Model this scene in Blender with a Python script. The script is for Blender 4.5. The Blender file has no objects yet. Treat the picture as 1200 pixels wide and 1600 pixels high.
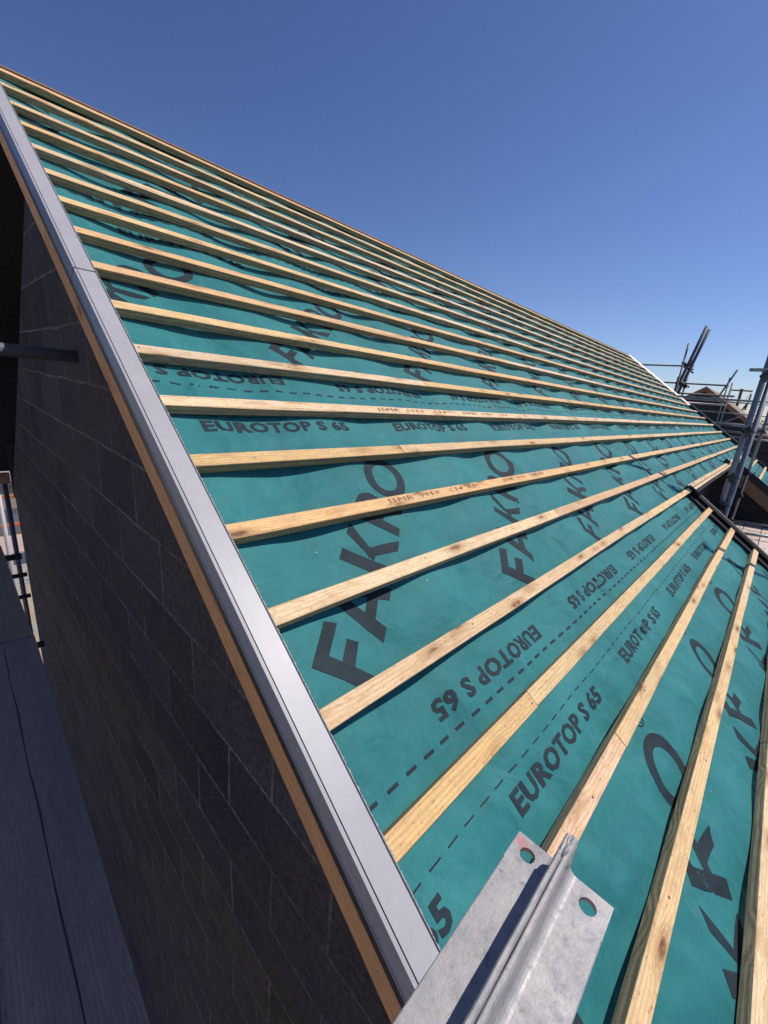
import bpy, bmesh, math, random
from mathutils import Vector, Matrix, noise
random.seed(7)
R = math.radians
D = bpy.data
SC = bpy.context.scene
COL = SC.collection

# ------------------------------------------------------------------ camera
cam_d = D.cameras.new('camera'); cam = D.objects.new('camera', cam_d); COL.objects.link(cam)
right = Vector((0.69274, -0.71554, 0.090076)); down = Vector((-0.144259, -0.259859, -0.95481)); fwd = Vector((0.706612, 0.648441, -0.283237))
CAM = Vector((-0.468, -0.352, 0.822))
M = Matrix.Identity(4)
for i in range(3):
    M[i][0] = right[i]; M[i][1] = -down[i]; M[i][2] = -fwd[i]; M[i][3] = CAM[i]
cam.matrix_world = M
cam_d.sensor_fit = 'VERTICAL'; cam_d.sensor_height = 36.0; cam_d.sensor_width = 27.0
cam_d.lens = 14.4566
cam_d.clip_start = 0.02; cam_d.clip_end = 3000
SC.camera = cam
SC.render.resolution_x = 768; SC.render.resolution_y = 1024

# ------------------------------------------------------------------ light
sun_dir = Vector((0.60, -0.35, 1.0)).normalized()          # towards the sun
elev = math.asin(sun_dir.z); rot = math.atan2(sun_dir.x, sun_dir.y)
w = D.worlds.new('World'); SC.world = w; w.use_nodes = True
nt = w.node_tree; bg = nt.nodes['Background']
sky = nt.nodes.new('ShaderNodeTexSky'); sky.sky_type = 'NISHITA'; sky.sun_disc = False
sky.sun_elevation = elev; sky.sun_rotation = rot
sky.altitude = 0; sky.air_density = 1.0; sky.dust_density = 0.35; sky.ozone_density = 2.2
gm = nt.nodes.new('ShaderNodeGamma'); gm.inputs[1].default_value = 1.22; nt.links.new(sky.outputs[0], gm.inputs[0])
tn = nt.nodes.new('ShaderNodeMix'); tn.data_type = 'RGBA'; tn.blend_type = 'MULTIPLY'; tn.inputs[0].default_value = 1.0
tn.inputs[7].default_value = (0.96, 0.98, 1.22, 1); nt.links.new(gm.outputs[0], tn.inputs[6])
nt.links.new(tn.outputs[2], bg.inputs[0]); bg.inputs[1].default_value = 0.057
sl = D.lights.new('sun', 'SUN'); sl.energy = 4.2; sl.angle = R(0.53); sl.color = (1.0, 0.955, 0.89)
so = D.objects.new('sun', sl); COL.objects.link(so)
so.rotation_euler = sun_dir.to_track_quat('Z', 'Y').to_euler()
vs = SC.view_settings
vs.view_transform = 'Standard'; vs.look = 'None'; vs.exposure = 0.0; vs.gamma = 1.0; vs.use_curve_mapping = False

# ------------------------------------------------------------------ node helpers
def newmat(name):
    m = D.materials.new(name); m.use_nodes = True
    t = m.node_tree; b = t.nodes['Principled BSDF']
    return m, t, b
def N(t, typ, **kw):
    n = t.nodes.new(typ)
    for k, v in kw.items():
        if k.startswith('i_'):
            key = k[2:]
            key = int(key) if key.isdigit() else key.replace('_', ' ')
            n.inputs[key].default_value = v
        else: setattr(n, k, v)
    return n
def L(t, a, b): t.links.new(a, b)
def ramp(t, fac, stops):
    r = t.nodes.new('ShaderNodeValToRGB'); e = r.color_ramp.elements
    while len(e) < len(stops): e.new(0.5)
    for i, (p, c) in enumerate(stops):
        e[i].position = p; e[i].color = (c[0], c[1], c[2], 1) if len(c) == 3 else c
    L(t, fac, r.inputs[0]); return r.outputs[0]
def mixc(t, f, a, b, mode='MIX'):
    m = t.nodes.new('ShaderNodeMix'); m.data_type = 'RGBA'; m.blend_type = mode
    if isinstance(f, (int, float)): m.inputs[0].default_value = f
    else: L(t, f, m.inputs[0])
    for k, v in ((6, a), (7, b)):
        if isinstance(v, tuple): m.inputs[k].default_value = (v[0], v[1], v[2], 1)
        else: L(t, v, m.inputs[k])
    return m.outputs[2]
def math_(t, op, a, b=None, c=None):
    m = t.nodes.new('ShaderNodeMath'); m.operation = op
    for i, v in enumerate((a, b, c)):
        if v is None: continue
        if isinstance(v, (int, float)): m.inputs[i].default_value = v
        else: L(t, v, m.inputs[i])
    return m.outputs[0]
def coords(t, scale=(1, 1, 1), rnd=True, kind='Object'):
    tc = N(t, 'ShaderNodeTexCoord'); out = tc.outputs[kind]
    if rnd:
        oi = N(t, 'ShaderNodeObjectInfo')
        cx = N(t, 'ShaderNodeCombineXYZ')
        L(t, math_(t, 'MULTIPLY', oi.outputs['Random'], 37.0), cx.inputs[0])
        L(t, math_(t, 'MULTIPLY', oi.outputs['Random'], 91.0), cx.inputs[1])
        L(t, math_(t, 'MULTIPLY', oi.outputs['Random'], 53.0), cx.inputs[2])
        va = N(t, 'ShaderNodeVectorMath', operation='ADD'); L(t, out, va.inputs[0]); L(t, cx.outputs[0], va.inputs[1]); out = va.outputs[0]
    mp = N(t, 'ShaderNodeMapping'); mp.inputs['Scale'].default_value = scale; L(t, out, mp.inputs[0])
    return mp.outputs[0]
def noise_(t, vec, scale, detail=4, rough=0.55, dist=0.0):
    n = N(t, 'ShaderNodeTexNoise'); n.inputs['Scale'].default_value = scale; n.inputs['Detail'].default_value = detail
    n.inputs['Roughness'].default_value = rough; n.inputs['Distortion'].default_value = dist
    L(t, vec, n.inputs['Vector']); return n.outputs[0]
def bump(t, b, h, strength, dist, prev=None):
    bn = N(t, 'ShaderNodeBump'); bn.inputs['Strength'].default_value = strength; bn.inputs['Distance'].default_value = dist
    L(t, h, bn.inputs['Height'])
    if prev is not None: L(t, prev, bn.inputs['Normal'])
    L(t, bn.outputs[0], b.inputs['Normal']); return bn.outputs[0]

# ------------------------------------------------------------------ materials
def wood(name, light, mid, dark, knot=(0.16, 0.07, 0.03), stain=0.35, rough=0.75, grain=1.0, knots=True, stainc=(0.30, 0.25, 0.17), wave=0.4):
    m, t, b = newmat(name)
    v = coords(t)
    # knots: sparse cells, stretched along the grain
    kv = N(t, 'ShaderNodeMapping'); kv.inputs['Scale'].default_value = (4.6, 15.0, 8.0); L(t, v, kv.inputs[0])
    vo = N(t, 'ShaderNodeTexVoronoi'); vo.inputs['Scale'].default_value = 1.0; L(t, kv.outputs[0], vo.inputs['Vector'])
    kd = vo.outputs['Distance']
    push = math_(t, 'MULTIPLY', math_(t, 'SMOOTH_MIN', math_(t, 'SUBTRACT', kd, 0.45), 0.0, 0.1), 0.035)
    sx = N(t, 'ShaderNodeSeparateXYZ'); L(t, v, sx.inputs[0])
    cb = N(t, 'ShaderNodeCombineXYZ')
    L(t, math_(t, 'MULTIPLY', sx.outputs[0], 0.045), cb.inputs[0]); L(t, math_(t, 'ADD', sx.outputs[1], push), cb.inputs[1]); L(t, math_(t, 'ADD', sx.outputs[2], push), cb.inputs[2])
    wv = N(t, 'ShaderNodeTexWave'); wv.wave_type = 'RINGS'; wv.rings_direction = 'X'
    wv.inputs['Scale'].default_value = 34; wv.inputs['Distortion'].default_value = 3.0; wv.inputs['Detail'].default_value = 2; wv.inputs['Detail Scale'].default_value = 0.7
    L(t, cb.outputs[0], wv.inputs['Vector'])
    gv = N(t, 'ShaderNodeMapping'); gv.inputs['Scale'].default_value = (4, 210, 210); L(t, v, gv.inputs[0])
    fine = noise_(t, gv.outputs[0], 1.0, 5, 0.6)
    g = math_(t, 'ADD', math_(t, 'MULTIPLY', wv.outputs[1], wave), math_(t, 'MULTIPLY', fine, 1.1 - wave))
    base = ramp(t, g, [(0.12, dark), (0.42, mid), (0.8, light)])
    oi = N(t, 'ShaderNodeObjectInfo')
    hs = N(t, 'ShaderNodeHueSaturation')
    L(t, math_(t, 'ADD', math_(t, 'MULTIPLY', oi.outputs['Random'], 0.30), 0.98), hs.inputs['Value'])
    r2 = math_(t, 'FRACT', math_(t, 'MULTIPLY', oi.outputs['Random'], 7.3))
    L(t, math_(t, 'ADD', math_(t, 'MULTIPLY', r2, 0.35), 0.8), hs.inputs['Saturation'])
    L(t, math_(t, 'ADD', math_(t, 'MULTIPLY', math_(t, 'FRACT', math_(t, 'MULTIPLY', oi.outputs['Random'], 13.7)), 0.022), 0.488), hs.inputs['Hue'])
    L(t, base, hs.inputs['Color'])
    base = hs.outputs[0]
    big = noise_(t, coords(t, (1.2, 9, 9)), 1.0, 5, 0.65)
    base = mixc(t, math_(t, 'MULTIPLY', ramp(t, big, [(0.46, (0, 0, 0)), (0.72, (1, 1, 1))]), stain), base, stainc)
    if knots:
        kw = noise_(t, coords(t, (12, 60, 60)), 1.0, 3)
        kk = math_(t, 'ADD', kd, math_(t, 'MULTIPLY', math_(t, 'SUBTRACT', kw, 0.5), 0.16))
        halo = ramp(t, kk, [(0.10, (1, 1, 1)), (0.36, (0, 0, 0))])
        base = mixc(t, math_(t, 'MULTIPLY', halo, 0.75), base, (0.36, 0.17, 0.07))
        core = ramp(t, kk, [(0.09, (1, 1, 1)), (0.17, (0, 0, 0))])
        base = mixc(t, core, base, knot)
    ring = math_(t, 'SINE', math_(t, 'MULTIPLY', kd, 70.0))
    if knots: base = mixc(t, math_(t, 'MULTIPLY', math_(t, 'MULTIPLY', ramp(t, kd, [(0.12, (1, 1, 1)), (0.42, (0, 0, 0))]), math_(t, 'GREATER_THAN', ring, 0.2)), 0.28), base, (0.25, 0.13, 0.06))
    saw = noise_(t, coords(t, (420, 30, 30)), 1.0, 2, 0.5)
    mott = noise_(t, coords(t, (14, 45, 45)), 1.0, 5, 0.7, 0.6)
    base = mixc(t, math_(t, 'MULTIPLY', ramp(t, mott, [(0.40, (1, 1, 1)), (0.56, (0, 0, 0))]), 0.55), base, tuple(x * .82 for x in mid))
    base = mixc(t, math_(t, 'MULTIPLY', ramp(t, saw, [(0.56, (0, 0, 0)), (0.66, (1, 1, 1))]), 0.16), base, dark)
    speck = noise_(t, coords(t, (60, 190, 190)), 1.0, 2, 0.6)
    base = mixc(t, math_(t, 'MULTIPLY', ramp(t, speck, [(0.61, (0, 0, 0)), (0.70, (1, 1, 1))]), 0.6), base, (0.22, 0.12, 0.06))
    L(t, base, b.inputs['Base Color']); b.inputs['Roughness'].default_value = rough
    b.inputs['Specular IOR Level'].default_value = 0.3
    pb = bump(t, b, g, 0.35 * grain, 0.0015)
    bump(t, b, saw, 0.35 * grain, 0.0008, pb)
    return m
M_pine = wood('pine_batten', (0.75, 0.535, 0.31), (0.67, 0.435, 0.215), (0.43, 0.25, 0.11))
M_sawn_shaded = wood('shaded_rough_sawn_pine', (0.36, 0.285, 0.17), (0.25, 0.20, 0.12), (0.14, 0.11, 0.07), knots=False, rough=0.95, grain=2.5, stainc=(0.12, 0.12, 0.085))  # rough-sawn batten sides, colour also darkened to carry their shade
M_fascia = wood('planed_timber', (0.60, 0.36, 0.20), (0.52, 0.30, 0.155), (0.40, 0.21, 0.10), stain=0.2)
M_brownw = wood('treated_timber', (0.26, 0.16, 0.10), (0.21, 0.125, 0.08), (0.14, 0.08, 0.05), stain=0.3)
M_board = wood('weathered_board', (0.56, 0.39, 0.275), (0.46, 0.32, 0.23), (0.30, 0.205, 0.15), knot=(0.14, 0.10, 0.08), knots=False, stain=0.7, rough=0.9, grain=0.8, stainc=(0.28, 0.21, 0.17), wave=0.3)
M_deck = wood('pale_deck_board', (0.62, 0.50, 0.42), (0.54, 0.43, 0.36), (0.38, 0.29, 0.24), stain=0.3, rough=0.9, stainc=(0.4, 0.34, 0.3))

def mk_membrane():
    m, t, b = newmat('teal_breather_membrane')
    v = coords(t, rnd=False)
    n1 = noise_(t, v, 1.7, 5, 0.6, 0.4); n2 = noise_(t, v, 11, 5, 0.6, 0.3); n3 = noise_(t, v, 330, 2, 0.7)
    sv = coords(t, (3, 1, 1), rnd=False); n4 = noise_(t, sv, 60, 4, 0.65, 1.0)
    g = math_(t, 'ADD', math_(t, 'MULTIPLY', n1, 0.40), math_(t, 'MULTIPLY', n2, 0.22))
    g = math_(t, 'ADD', g, math_(t, 'MULTIPLY', n3, 0.22)); g = math_(t, 'ADD', g, math_(t, 'MULTIPLY', n4, 0.16))
    c = ramp(t, g, [(0.38, (0.018, 0.130, 0.138)), (0.52, (0.029, 0.185, 0.189)), (0.66, (0.050, 0.248, 0.248))])
    # dusty scuffs
    d = noise_(t, v, 5.0, 6, 0.75, 1.2)
    c = mixc(t, math_(t, 'MULTIPLY', ramp(t, d, [(0.6, (0, 0, 0)), (0.8, (1, 1, 1))]), 0.16), c, (0.25, 0.38, 0.36))
    # bits of sawdust
    vo = N(t, 'ShaderNodeTexVoronoi'); vo.inputs['Scale'].default_value = 9.0; L(t, v, vo.inputs['Vector'])
    c = mixc(t, math_(t, 'LESS_THAN', vo.outputs['Distance'], 0.022), c, (0.6, 0.55, 0.42))
    L(t, c, b.inputs['Base Color']); b.inputs['Roughness'].default_value = 0.62
    b.inputs['Specular IOR Level'].default_value = 0.14
    b.inputs['Sheen Weight'].default_value = 0.75; b.inputs['Sheen Roughness'].default_value = 0.35; b.inputs['Sheen Tint'].default_value = (0.35, 0.95, 0.92, 1)
    nm = noise_(t, v, 4.2, 3, 0.5, 1.1); p0 = bump(t, b, n1, 0.6, 0.03); p1 = bump(t, b, nm, 0.55, 0.024, p0)
    cr = N(t, 'ShaderNodeTexNoise'); cr.inputs['Scale'].default_value = 6.5; cr.inputs['Detail'].default_value = 3; cr.inputs['Distortion'].default_value = 2.2; cr.noise_type = 'RIDGED_MULTIFRACTAL' if hasattr(cr, 'noise_type') else cr.noise_type
    L(t, v, cr.inputs['Vector'])
    p2 = bump(t, b, cr.outputs[0], 0.45, 0.007, p1)
    bump(t, b, n3, 0.35, 0.0006, p2)
    return m
M_mem = mk_membrane()
def plain(name, col, rough=0.6, metal=0.0, var=0.15, nscale=20, bs=0.2, bd=0.001, spec=0.5, stretch=(1, 1, 1), rnd=True):
    m, t, b = newmat(name)
    v = coords(t, stretch, rnd); n = noise_(t, v, nscale, 5, 0.65)
    n2 = noise_(t, v, nscale * 7, 3, 0.6)
    g = math_(t, 'ADD', math_(t, 'MULTIPLY', n, 0.65), math_(t, 'MULTIPLY', n2, 0.35))
    lo = tuple(x * (1 - var) for x in col); hi = tuple(min(1, x * (1 + var)) for x in col)
    L(t, ramp(t, g, [(0.3, lo), (0.7, hi)]), b.inputs['Base Color'])
    b.inputs['Roughness'].default_value = rough; b.inputs['Metallic'].default_value = metal; b.inputs['Specular IOR Level'].default_value = spec
    if bs: bump(t, b, g, bs, bd)
    return m
M_ink = plain('black_print', (0.024, 0.036, 0.044), 0.7, var=0.35, nscale=9, bs=0.3, bd=0.004, rnd=False, spec=0.12)
M_stamp = plain('brown_stamp', (0.34, 0.19, 0.09), 0.8, var=0.35, nscale=150, bs=0)
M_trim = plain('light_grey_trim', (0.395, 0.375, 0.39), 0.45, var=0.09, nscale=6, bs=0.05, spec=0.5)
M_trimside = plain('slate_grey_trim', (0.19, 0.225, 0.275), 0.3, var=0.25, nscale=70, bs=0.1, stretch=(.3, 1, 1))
M_black = plain('black_plastic', (0.012, 0.013, 0.016), 0.38, var=0.3, nscale=15, bs=0.1)
M_blkm = plain('matt_black_plastic', (0.010, 0.011, 0.014), 0.7, var=0.3, nscale=15, bs=0.1, spec=0.2)
M_shadefill = plain('black_shade_fill', (0.010, 0.010, 0.013), 0.8, var=0.4, nscale=4, bs=0.3, bd=0.02)  # near-black fill standing in for the shade behind the open rake
M_tube = plain('galvanised_tube', (0.25, 0.27, 0.30), 0.46, 0.65, var=0.35, nscale=12, bs=0.2, stretch=(.4, 1, 1))
M_tubedark = plain('weathered_steel', (0.105, 0.115, 0.135), 0.55, 0.5, var=0.4, nscale=20, bs=0.2)
M_steelend = plain('tube_bore', (0.01, 0.01, 0.012), 0.9, bs=0)
def mk_galv():
    m, t, b = newmat('hot_dip_galvanising')
    v = coords(t); n1 = noise_(t, v, 26, 6, 0.75, 0.2); n2 = noise_(t, v, 240, 4, 0.75); n3 = noise_(t, v, 75, 7, 0.8, 0.3)
    c = ramp(t, n1, [(0.3, (0.24, 0.235, 0.24)), (0.5, (0.345, 0.33, 0.33)), (0.72, (0.43, 0.395, 0.37))])
    c = mixc(t, math_(t, 'MULTIPLY', ramp(t, n3, [(0.56, (0, 0, 0)), (0.66, (1, 1, 1))]), 0.8), c, (0.17, 0.16, 0.165))
    c = mixc(t, math_(t, 'MULTIPLY', ramp(t, n2, [(0.62, (0, 0, 0)), (0.7, (1, 1, 1))]), 0.4), c, (0.2, 0.19, 0.19))
    # a smear of red paint near the end of the left flange
    tc = N(t, 'ShaderNodeTexCoord'); vd = N(t, 'ShaderNodeVectorMath', operation='DISTANCE'); L(t, tc.outputs['Object'], vd.inputs[0]); vd.inputs[1].default_value = (-0.092, -0.262, 0.35)
    dd = math_(t, 'ADD', vd.outputs['Value'], math_(t, 'MULTIPLY', math_(t, 'SUBTRACT', n3, 0.5), 0.05))
    c = mixc(t, math_(t, 'MULTIPLY', ramp(t, dd, [(0.004, (1, 1, 1)), (0.011, (0, 0, 0))]), 0.6), c, (0.55, 0.12, 0.13))
    L(t, c, b.inputs['Base Color']); b.inputs['Metallic'].default_value = 0.2; b.inputs['Roughness'].default_value = 0.42
    L(t, ramp(t, n3, [(0.3, (0.42,) * 3), (0.7, (0.7,) * 3)]), b.inputs['Roughness'])
    p = bump(t, b, n1, 0.4, 0.0016); bump(t, b, n2, 0.4, 0.0006, p)
    return m
M_galv = mk_galv()

def mk_block(name, c1, c2, mortar, off=(0, 0, 0), axis='YZ', stain=True):
    m, t, b = newmat(name)
    tc = N(t, 'ShaderNodeTexCoord'); sp = N(t, 'ShaderNodeSeparateXYZ'); L(t, tc.outputs['Object'], sp.inputs[0])
    cb = N(t, 'ShaderNodeCombineXYZ'); L(t, sp.outputs[axis[0]], cb.inputs[0]); L(t, sp.outputs['Z'], cb.inputs[1])
    wob = noise_(t, tc.outputs['Object'], 3.0, 3)
    mp = N(t, 'ShaderNodeMapping'); mp.inputs['Location'].default_value = off; L(t, cb.outputs[0], mp.inputs[0])
    wv = N(t, 'ShaderNodeVectorMath', operation='ADD'); L(t, mp.outputs[0], wv.inputs[0])
    cw = N(t, 'ShaderNodeCombineXYZ'); L(t, math_(t, 'MULTIPLY', wob, 0.03), cw.inputs[0]); L(t, math_(t, 'MULTIPLY', wob, 0.022), cw.inputs[1]); L(t, cw.outputs[0], wv.inputs[1])
    br = N(t, 'ShaderNodeTexBrick'); br.offset = 0.5
    br.inputs['Scale'].default_value = 1.0; br.inputs['Brick Width'].default_value = 0.45; br.inputs['Row Height'].default_value = 0.225
    L(t, math_(t, 'ADD', math_(t, 'MULTIPLY', noise_(t, tc.outputs['Object'], 9.0, 4, 0.7), 0.009), 0.0015), br.inputs['Mortar Size']); br.inputs['Mortar Smooth'].default_value = 0.35; br.inputs['Bias'].default_value = 0
    br.inputs['Color1'].default_value = (*c1, 1); br.inputs['Color2'].default_value = (*c2, 1); br.inputs['Mortar'].default_value = (*mortar, 1)
    L(t, wv.outputs[0], br.inputs['Vector'])
    v = tc.outputs['Object']
    n1 = noise_(t, v, 2.2, 5, 0.7, 0.6); n2 = noise_(t, v, 55, 5, 0.75); n3 = noise_(t, v, 9, 5, 0.7, 0.8)
    c = br.outputs['Color']
    if stain:
        c = mixc(t, math_(t, 'MULTIPLY', ramp(t, n1, [(0.42, (0, 0, 0)), (0.58, (1, 1, 1))]), 0.62), c, (0.082, 0.068, 0.060))
        c = mixc(t, math_(t, 'MULTIPLY', ramp(t, n3, [(0.36, (1, 1, 1)), (0.5, (0, 0, 0))]), 0.45), c, (0.035, 0.038, 0.055))
        c = mixc(t, math_(t, 'MULTIPLY', ramp(t, n3, [(0.66, (0, 0, 0)), (0.76, (1, 1, 1))]), 0.35), c, (0.16, 0.15, 0.155))
    c = mixc(t, 0.85, c, ramp(t, n2, [(0.34, (0.35,) * 3), (0.66, (1.35,) * 3)]), 'MULTIPLY')
    pit = noise_(t, v, 140, 3, 0.8)
    c = mixc(t, math_(t, 'MULTIPLY', ramp(t, pit, [(0.60, (0, 0, 0)), (0.68, (1, 1, 1))]), 0.5), c, (0.16, 0.155, 0.17))
    smear = noise_(t, v, 14, 6, 0.8, 1.0)
    c = mixc(t, math_(t, 'MULTIPLY', ramp(t, smear, [(0.63, (0, 0, 0)), (0.70, (1, 1, 1))]), 0.4), c, mortar)
    L(t, c, b.inputs['Base Color']); b.inputs['Roughness'].default_value = 0.95; b.inputs['Specular IOR Level'].default_value = 0.2
    p = bump(t, b, br.outputs['Fac'], 0.6, -0.006)
    p = bump(t, b, n2, 1.0, 0.008, p); bump(t, b, n3, 0.7, 0.012, p)
    return m
M_block = mk_block('dark_concrete_block', (0.080, 0.076, 0.092), (0.034, 0.033, 0.046), (0.19, 0.18, 0.185), off=(0.13, -0.075, 0))
M_block2 = mk_block('grey_concrete_block', (0.055, 0.053, 0.066), (0.036, 0.035, 0.045), (0.10, 0.097, 0.105), stain=False)
M_sand = None
def mk_sand():
    m, t, b = newmat('sandy_ground'); v = coords(t, rnd=False)
    n1 = noise_(t, v, 0.35, 6, 0.7); n2 = noise_(t, v, 6, 6, 0.75); vo = N(t, 'ShaderNodeTexVoronoi'); vo.inputs['Scale'].default_value = 9; L(t, v, vo.inputs['Vector'])
    c = ramp(t, n2, [(0.3, (0.30, 0.22, 0.145)), (0.6, (0.44, 0.335, 0.23))])
    st = mixc(t, vo.outputs['Color'], (0.16, 0.15, 0.15), (0.45, 0.43, 0.42))
    c = mixc(t, ramp(t, n1, [(0.5, (0, 0, 0)), (0.56, (1, 1, 1))]), c, st)
    L(t, c, b.inputs['Base Color']); b.inputs['Roughness'].default_value = 0.95
    bump(t, b, vo.outputs['Distance'], 0.6, 0.03); return m
M_sand = mk_sand()
M_pink = plain('pink_paving', (0.50, 0.36, 0.31), 0.9, var=0.12, nscale=4, bs=0.3, bd=0.004)
M_beige = plain('beige_render', (0.40, 0.35, 0.29), 0.9, var=0.08, nscale=5, bs=0.2)
M_orange = plain('orange_plastic', (0.70, 0.17, 0.05), 0.45, var=0.1, nscale=10, bs=0.05)
M_char = plain('charcoal_panel', (0.06, 0.07, 0.085), 0.5, var=0.2, nscale=6, bs=0.1)
M_slate = plain('terracotta_tile', (0.28, 0.13, 0.09), 0.85, var=0.3, nscale=8, bs=0.5, bd=0.02)
M_leaf = plain('leaf', (0.035, 0.055, 0.03), 0.8, var=0.4, nscale=6, bs=0)
M_bark = plain('bark', (0.035, 0.03, 0.028), 0.95, var=0.3, nscale=20)
M_rooft = plain('pale_roof_boarding', (0.30, 0.20, 0.13), 0.85, var=0.25, nscale=3, bs=0.3, bd=0.01)

# ------------------------------------------------------------------ object helpers
def link(name, me, mat, parent=None, mw=None):
    o = D.objects.new(name, me); COL.objects.link(o)
    mats = mat if isinstance(mat, (list, tuple)) else [mat]
    if len(me.materials) == 0:
        for mm in mats: me.materials.append(mm)
    if mw is not None: o.matrix_world = mw
    if parent is not None:
        o.parent = parent; o.matrix_parent_inverse = Matrix.Translation(parent.location).inverted()
        if parent.parent is not None or parent.type != 'EMPTY':
            o.matrix_parent_inverse = parent.matrix_world.inverted() if mw is None else parent['_mw_inv'] if '_mw_inv' in parent else parent.matrix_world.inverted()
    return o
def tag(o, label=None, cat=None, group=None, kind=None):
    if label: o['label'] = label
    if cat: o['category'] = cat
    if group: o['group'] = group
    if kind: o['kind'] = kind
    return o
def empty(name, loc, label, cat, group=None):
    e = D.objects.new(name, None); COL.objects.link(e); e.location = Vector(loc); e.empty_display_size = 0.1
    return tag(e, label, cat, group)
def mesh(bm, name, smooth=False):
    me = D.meshes.new(name); bm.normal_update(); bm.to_mesh(me); bm.free()
    if smooth:
        for p in me.polygons: p.use_smooth = True
    return me
def bbox_(bm, lo, hi, bev=0.0, mi=0):
    g = bmesh.ops.create_cube(bm, size=1.0)
    vs_ = g['verts']
    for v in vs_:
        v.co = Vector([(lo[i] + hi[i]) / 2 + v.co[i] * (hi[i] - lo[i]) for i in range(3)])
    fs = set(f for v in vs_ for f in v.link_faces)
    for f in fs: f.material_index = mi
    if bev:
        es = list(set(e for v in vs_ for e in v.link_edges))
        bmesh.ops.bevel(bm, geom=es, offset=bev, segments=1, affect='EDGES')
def box(name, lo, hi, mat, parent=None, bev=0.0, mw=None):
    bm = bmesh.new(); bbox_(bm, lo, hi, bev); return link(name, mesh(bm, name), mat, parent, mw)
def prism(bm, poly, y0, y1, axis=0, mi=0):
    """extrude a 2-D polygon (list of (a,b)) along an axis"""
    def mk(a, b, c):
        return (c, a, b) if axis == 0 else ((a, c, b) if axis == 1 else (a, b, c))
    A = [bm.verts.new(mk(a, b, y0)) for a, b in poly]; B = [bm.verts.new(mk(a, b, y1)) for a, b in poly]
    fs = [bm.faces.new(A[::-1]), bm.faces.new(B)]
    n = len(poly)
    for i in range(n):
        fs.append(bm.faces.new((A[i], A[(i + 1) % n], B[(i + 1) % n], B[i])))
    for f in fs: f.material_index = mi
    return fs
def tube_bm(bm, p0, p1, r=0.0242, seg=14, cap_mi=1, bore=True):
    p0 = Vector(p0); p1 = Vector(p1); d = (p1 - p0).normalized()
    a = d.orthogonal().normalized(); b = d.cross(a)
    def ring(p, rr): return [bm.verts.new(p + a * math.cos(2 * math.pi * i / seg) * rr + b * math.sin(2 * math.pi * i / seg) * rr) for i in range(seg)]
    A = ring(p0, r); B = ring(p1, r)
    for i in range(seg):
        f = bm.faces.new((A[i], A[(i + 1) % seg], B[(i + 1) % seg], B[i])); f.smooth = True
    for RR, p, s in ((A, p0, 1), (B, p1, -1)):
        I = ring(p, r * 0.82); J = ring(p + d * s * min(0.05, (p1 - p0).length * .3), r * 0.82)
        for i in range(seg):
            bm.faces.new((RR[i], RR[(i + 1) % seg], I[(i + 1) % seg], I[i]))
            f = bm.faces.new((I[i], I[(i + 1) % seg], J[(i + 1) % seg], J[i])); f.material_index = cap_mi
        f = bm.faces.new(J); f.material_index = cap_mi
def tube(name, p0, p1, r=0.0242, mat=None, parent=None, seg=14):
    bm = bmesh.new(); tube_bm(bm, p0, p1, r, seg)
    bmesh.ops.recalc_face_normals(bm, faces=bm.faces)
    return link(name, mesh(bm, name), [mat or M_tube, M_steelend], parent)
def coupler(p, axis_a, axis_b, parent, r=0.0242, mat=None, s=1.0):
    """double coupler: two saddles at right angles, flaps, bolts with nuts"""
    bm = bmesh.new(); p = Vector(p); a = Vector(axis_a).normalized(); b = Vector(axis_b).normalized(); n = a.cross(b).normalized()
    for ax, off in ((a, -1), (b, 1)):
        c = p + n * off * r * 1.15 * s
        tmp = bmesh.new(); tube_bm(tmp, c - ax * 0.028 * s, c + ax * 0.028 * s, r * 1.28 * s, 10, bore=True)
        me = mesh(tmp, 't'); bm.from_mesh(me); D.meshes.remove(me)
        o = b if ax is a else a
        q = c + o * r * 1.75 * s
        for k in (-1, 1):
            e0 = c + o * r * 1.2 * s * k; e1 = c + o * r * 2.1 * s * k
            tmp = bmesh.new(); tube_bm(tmp, e0 - n * 0.012 * s, e0 + o * k * 0.02 * s, 0.011 * s, 6); me = mesh(tmp, 't'); bm.from_mesh(me); D.meshes.remove(me)
        tmp = bmesh.new(); tube_bm(tmp, q - n * 0.03 * s, q + n * 0.045 * s, 0.007 * s, 6); me = mesh(tmp, 't'); bm.from_mesh(me); D.meshes.remove(me)
        tmp = bmesh.new(); tube_bm(tmp, q + n * 0.018 * s, q + n * 0.034 * s, 0.013 * s, 6); me = mesh(tmp, 't'); bm.from_mesh(me); D.meshes.remove(me)
    return link('coupler', mesh(bm, 'coupler'), [mat or M_tubedark, M_steelend], parent)

# ------------------------------------------------------------------ roof frame
TH = R(35); CT, ST = math.cos(TH), math.sin(TH); K = 0.7536
def P(u, s, h=0.0): return Vector((u, s * CT - h * ST, s * ST + h * CT))
MR = Matrix(((1, 0, 0, 0), (0, CT, -ST, 0), (0, ST, CT, 0), (0, 0, 0, 1)))     # roof plane frame: x=u, y=s, z=h
GROUND = -5.6
GAUGE = 0.26; BT = 0.0355; BWD = 0.0480
LEN = 13.41; X1 = 4.66; X2 = 10.0; EAVE_LOW = -1.78; EAVE_MID = 0.235; RIDGE = 4.20

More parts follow.
